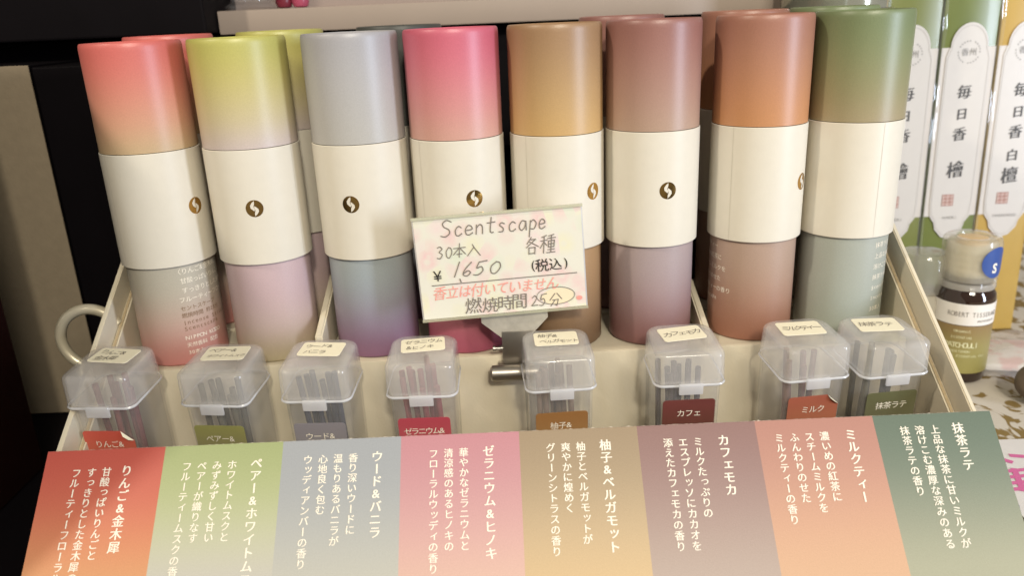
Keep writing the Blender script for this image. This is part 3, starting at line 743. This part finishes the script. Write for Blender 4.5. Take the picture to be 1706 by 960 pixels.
# ------------------------------------------------------------------ right side: incense packets
def packet(x, col, dark, chars, roman, label):
    t = empty("incense_packet", (x, .0990, .001), (R(-2), 0, R(rnd.uniform(-1, 1))))
    tag(t, label, "incense packet", "boxed incense packets standing at the back right")
    hw = .0134
    boxo("packet_box", mat(col[0] + "_packet_print", S(col[1]), .30, spec=.5, noise=.08, nscale=90, coat=.15), (-hw, hw, 0, .020, 0, .19), t, bev=.0008, smooth=True)
    # printed white field and the label with rounded ends
    sl = boxo("white_field", mat("white_field_print", (.60, .56, .52), .35, noise=.03, coat=.5), (-hw + .0003, hw - .0003, -.0004, -.0001, .064, .1475), t)
    pts = []
    c, b = .0108, .0090
    prof = [(-c, .070), (-c, .143)] + [(-c + .0012, .1468)] + [(b * -math.cos(R(q)),   .1478 + .0112 * math.sin(R(q))) for q in range(0, 181, 12)] + [(c - .0012, .1468), (c, .143), (c, .070), (c - .0006, .064), (c - .0030, .0605), (.0070, .0570), (.0035, .0530), (0, .0518), (-.0035, .0530), (-.0070, .0570), (-c + .0030, .0605), (-c + .0006, .064)]
    n = len(prof)
    lbl = obj("label", ([(u, -.0008, v) for u, v in prof] + [(u, -.0004, v) for u, v in prof], [tuple(range(n)), tuple(range(2 * n - 1, n - 1, -1))] + [(q, (q + 1) % n, (q + 1) % n + n, q + n) for q in range(n)]), mat("label_paper", (.60, .57, .54), .3, noise=.02, coat=.3), t)
    k = Ink(); fn = lambda u, v, l=0: (u, -.00095 - l, v)
    k.stroke([(u * .93, .105 + (v - .105) * .975) for u, v in prof] + [(prof[0][0] * .93, .105 + (prof[0][1] - .105) * .975)], .00016)
    k.build("border_line", fn, mat("grey_line", (.45, .42, .40), .5), lbl)
    k = Ink()
    for ch, z, sz in chars: k.char(ch, 0, z, sz * .9, 0., shear=.10, rot=.10, bold=.00022)
    k.build("brush_lettering", fn, mat("soft_black_ink", (.06, .055, .05), .5), lbl)
    k = Ink()
    for q, ch in enumerate("香州"): k.char(ch, -.0019 + .0038 * q, .1452, .0038, .004)
    for q in range(24):
        if q % 6 == 5: continue
        a = 2 * math.pi * q / 24; k.disc(.0052 * math.cos(a), .1452 + .0052 * math.sin(a), .00035, .00035, 6)
    k.build("emblem_print", fn, mat("emblem_grey", (.26, .25, .24), .5), lbl)
    k = Ink(); k.row(roman, -len(roman) * .00062, .0632, .0020, .0020, .0)
    k.build("small_print", fn, mat("grey_print", (.26, .25, .24), .5), lbl)
    k = Ink(); k.rect(-.0050, .0010, .0693, .0753)
    se = k.build("red_seal", fn, mat("seal_red", (.38, .21, .18), .6, noise=.35, nscale=900), lbl)
    k = Ink()
    for q in range(3):
        k.stroke([(-.0047, .0702 + q * .0019), (.0007, .0704 + q * .0019)], .00035); k.stroke([(-.0043 + q * .0022, .0695), (-.0044 + q * .0022, .0751)], .00035)
    k.build("seal_lines", lambda u, v, l=0: (u, -.00105 - l, v), mat("seal_paper", (.62, .48, .43), .6), se)
    # loose clear wrap ridges catching the light
    bm = bmesh.new()
    for sx in (-1, 1):
        pts = [(sx * (hw - .0002) + .0003 * math.sin(q * 1.3), -.0010 - .0004 * math.sin(q * .9), .03 + q * .008) for q in range(20)]
        tube(bm, pts, .0006, 8)
    obj("clear_wrap", bm, milky("clear_wrap", .06, (.9, .9, .9), .05, .2), t, smooth=True)
    return t
HI = [("毎", .1262, .0080), ("日", .1155, .0066), ("香", .1056, .0078), ("檜", .0878, .0098)]
BY = [("毎", .1262, .0080), ("日", .1155, .0066), ("香", .1056, .0078), ("白", .0940, .0070), ("檀", .0838, .0096)]
packet(.1985, ("olive_green", (118, 126, 16)), None, HI, "HINOKI", "green incense packet half hidden behind the sage green tube")
packet(.2266, ("leaf_green", (108, 122, 14)), None, HI, "HINOKI", "green incense packet with white label standing behind the amber bottle")
packet(.2546, ("golden_yellow", (200, 158, 8)), None, BY, "SANDALWOOD", "golden yellow incense packet at the right edge, cut off")

# ------------------------------------------------------------------ small bottle
bt = empty("amber_bottle", (.2104, .0500, .0008)); bt.scale = (.95, .95, 1)
tag(bt, "small amber oil bottle with frosted cap, olive label and blue sticker", "bottle")
BR = .0140
obj("glass_body", lathe(bmesh.new(), [(.0115, 0), (.0132, .0006), (.0136, .002), (.0136, .040), (.0132, .0425), (.0112, .0455), (.0102, .0470), (.0102, .0500)], 56), mat("amber_glass", (.022, .007, .003), .06, spec=.6, coat=.6), bt, smooth=True)
def wrap(z0, z1, rad): return lathe(bmesh.new(), [(rad - .0002, z0), (rad, z0 + .0001), (rad, z1 - .0001), (rad - .0002, z1)], 56, False, False)
ol = obj("olive_label", wrap(.0052, .0288, .01372), grad("olive_label_print", 2, [(.005, S((172, 162, 62))), (.018, S((160, 148, 58))), (.0288, S((150, 112, 50)))], .4), bt, smooth=True)
wl = obj("white_label", wrap(.0290, .0392, .01376), mat("white_label_paper", (.80, .76, .70), .4, noise=.02), bt, smooth=True)
fc = math.atan2(-.2104, .35)
k = Ink(); k.row("ROBERT TISSERAND", (fc + R(-26)) * .01376, .0344, .0025, .0032, 0., sx=.8); k.row("AROMATHERAPY", (fc + R(30)) * .01376, .0313, .0013, .0015)
k.build("lettering", cyl(.01384), M['pencil'], wl)
k = Ink(); k.row("PATCHOULI", (fc + R(-24)) * .01372, .0194, .0027, .0036, 0.)
for q, z in enumerate((.0232, .0163, .0140, .0262)): k.row(["ESSENTIAL", "POGOSTEMON", "PURE ESSENTIAL OIL", "ORGANIC"][q], (fc + R([-14, -20, -22, -10][q])) * .01372, z, .0017, .0016)
k.build("lettering", cyl(.01380), mat("pale_lettering", (.80, .78, .50), .5), ol)
obj("neck_ring", lathe(bmesh.new(), [(.0106, .0448), (.0124, .0450), (.0127, .0460), (.0124, .0478), (.0108, .0480)], 48, False, False), milky("frosted_ring", .55, (.86, .82, .74), .3, .35), bt, smooth=True)
obj("neck_band", lathe(bmesh.new(), [(.0104, .0482), (.0113, .0483), (.0113, .0502), (.0104, .0503)], 48, False, False), mat("dark_amber_neck", (.025, .008, .004), .1), bt, smooth=True)
pr = [(.0096, .0505)]
for q in range(4): pr += [(.0100, .0520 + q * .0030), (.0104, .0526 + q * .0030), (.0104, .0540 + q * .0030), (.0098, .0546 + q * .0030)]
pr += [(.0100, .0645), (.0090, .0650)]
cap = obj("screw_cap", lathe(bmesh.new(), pr, 48), mat("cream_plastic", (.66, .60, .44), .4, noise=.05), bt, smooth=True)
obj("overcap", lathe(bmesh.new(), [(.0122, .0485), (.0127, .0490), (.0129, .0655), (.0124, .0678), (.0108, .0686), (.0074, .0684), (.0070, .0672), (.0100, .0668), (.0112, .0650), (.0114, .0485)], 48, False, False), milky("frosted_overcap", .3, (.86, .82, .70), .3, .45), bt, smooth=True)
obj("cap_button", lathe(bmesh.new(), [(.0070, .0650), (.0068, .0674), (.0050, .0679)], 32), mat("orange_cream", (.72, .50, .24), .4), bt, smooth=True)
k = Ink(); u0 = (fc + R(58)) * .0128; vs = [(u0, .0575)]; fs = []; na, nr = 36, 4
for a in range(1, nr + 1):
    for b in range(na): vs.append((u0 + .0078 * a / nr * math.cos(2 * math.pi * b / na), .0585 + .0072 * a / nr * math.sin(2 * math.pi * b / na)))
vs[0] = (u0, .0585)
for b in range(na): fs.append((0, 1 + b, 1 + (b + 1) % na))
for a in range(nr - 1):
    for b in range(na): fs.append((1 + a * na + b, 1 + (a + 1) * na + b, 1 + (a + 1) * na + (b + 1) % na, 1 + a * na + (b + 1) % na))
k.add(vs, fs)
bst = k.build("blue_sticker", cyl(.01305), mat("blue_sticker_print", S((20, 78, 168)), .35), bt, smooth=True)
k = Ink(); k.char("S", u0 - .0008, .0560, .0062, .03)
k.build("lettering", cyl(.01315), M['white_ink'], bst)
vl = empty("frosted_vial", (.1945, .0600, .0008))
tag(vl, "frosted capped vial mostly hidden behind the right wall of the box", "vial")
obj("vial_body", lathe(bmesh.new(), [(.0100, 0), (.0110, .001), (.0110, .036), (.0085, .040)], 40), mat("pale_vial", (.45, .42, .35), .3), vl, smooth=True)
obj("cap", lathe(bmesh.new(), [(.0108, .0402), (.0112, .041), (.0110, .056), (.0095, .0585), (.006, .059)], 40), milky("frosted_vial_cap", .40, (.62, .60, .54), .3, .35), vl, smooth=True)

# ------------------------------------------------------------------ things lying on the cloth
def pebble():
    bm = bmesh.new(); bmesh.ops.create_icosphere(bm, subdivisions=4, radius=1)
    for v in bm.verts:
        n = v.co.copy(); v.co = Vector((n.x * .0135, n.y * .0125, n.z * .0085)) * (1 + .04 * math.sin(n.x * 4 + n.y * 3))
    return bm
tag(obj("stone", pebble(), mat("grey_brown_stone", (.10, .072, .048), .7, noise=.3, nscale=300, bump=.3, bscale=700), loc=(.2335, .0170, .0091), smooth=True), "grey brown rounded stone lying on the cloth at the right edge", "stone")
bm = bmesh.new(); n1, n2 = 26, 22
def bagz(a, b): return max(0, (1 - abs(a) ** 4) * (1 - abs(b) ** 4)) * .011 + .0007 * math.sin(a * 9 + b * 5) + .0006 * math.sin(b * 13 - a * 4)
for sgn in (1, 0):
    gg = [[bm.verts.new((.030 * a, .021 * b, .0016 + (bagz(a, b) if sgn else 0))) for b in [(-1 + 2 * j / n2) for j in range(n2 + 1)]] for a in [(-1 + 2 * i / n1) for i in range(n1 + 1)]]
    for i in range(n1):
        for j in range(n2): bm.faces.new((gg[i][j], gg[i + 1][j], gg[i + 1][j + 1], gg[i][j + 1]))
bag = empty("clear_packet", (.2490, .0560, .0010), (0, 0, R(-12)))
tag(bag, "crumpled clear plastic packet with pale pink print on the cloth", "packet")
obj("film", bm, milky("crinkled_film", .30, (.86, .82, .80), .12, .3), bag, smooth=True)
def pinkprint():
    m = mat("pale_pink_print", (.75, .45, .42), .5); nt = m.node_tree; b = nt.nodes["Principled BSDF"]
    tc = nt.nodes.new('ShaderNodeTexCoord'); n = nt.nodes.new('ShaderNodeTexNoise'); n.inputs['Scale'].default_value = 110
    nt.links.new(tc.outputs['Object'], n.inputs['Vector']); cr = nt.nodes.new('ShaderNodeValToRGB'); e = cr.color_ramp.elements
    e[0].position = .48; e[0].color = (.80, .76, .70, 1); e[1].position = .56; e[1].color = (.76, .50, .46, 1)
    nt.links.new(n.outputs['Fac'], cr.inputs[0]); nt.links.new(cr.outputs[0], b.inputs['Base Color']); return m
boxo("contents", pinkprint(), (-.024, .024, -.016, .016, .0022, .0060), bag, bev=.0015, smooth=True)
wc = empty("white_leaflet", (.2150, -.0640, .0016), (0, 0, R(-1)))
tag(wc, "white leaflet with bright pink lettering lying beside the right panel of the card", "leaflet")
wp = boxo("paper", mat("white_paper", (.78, .75, .74), .55, noise=.02), (-.0420, .07, -.06, .0490, -.0004, 0), wc)
k = Ink()
def lf(*pts): return [(x - .2150, y + .0640) for x, y in pts]
k.stroke(lf((.1852, -.0287), (.1885, -.0318)), .0024); k.stroke(lf((.1915, -.0275), (.196, -.0285)), .0024)
for q in range(4): k.stroke(lf((.1805 - q * .0016, -.0385 - q * .0040), (.1975 - q * .0016, -.0370 - q * .0040)), .0020)
k.stroke(lf((.1800, -.0378), (.1748, -.0515)), .0024); k.stroke(lf((.1868, -.0372), (.1820, -.0510)), .0022); k.stroke(lf((.1930, -.0370), (.1890, -.0500)), .0022)
k.build("pink_lettering", lambda u, v, l=0: (u, v, .0002 + l), mat("pink_print", (.70, .16, .38), .5), wp)
k = Ink(); k.stroke(lf((.1760, -.0530), (.1742, -.0600), (.1690, -.0705), (.1650, -.0800)), .0020)
k.build("grey_line", lambda u, v, l=0: (u, v, .0002 + l), mat("blue_grey_print", (.22, .24, .32), .5), wp)

bpy.data.objects.remove(_fo)
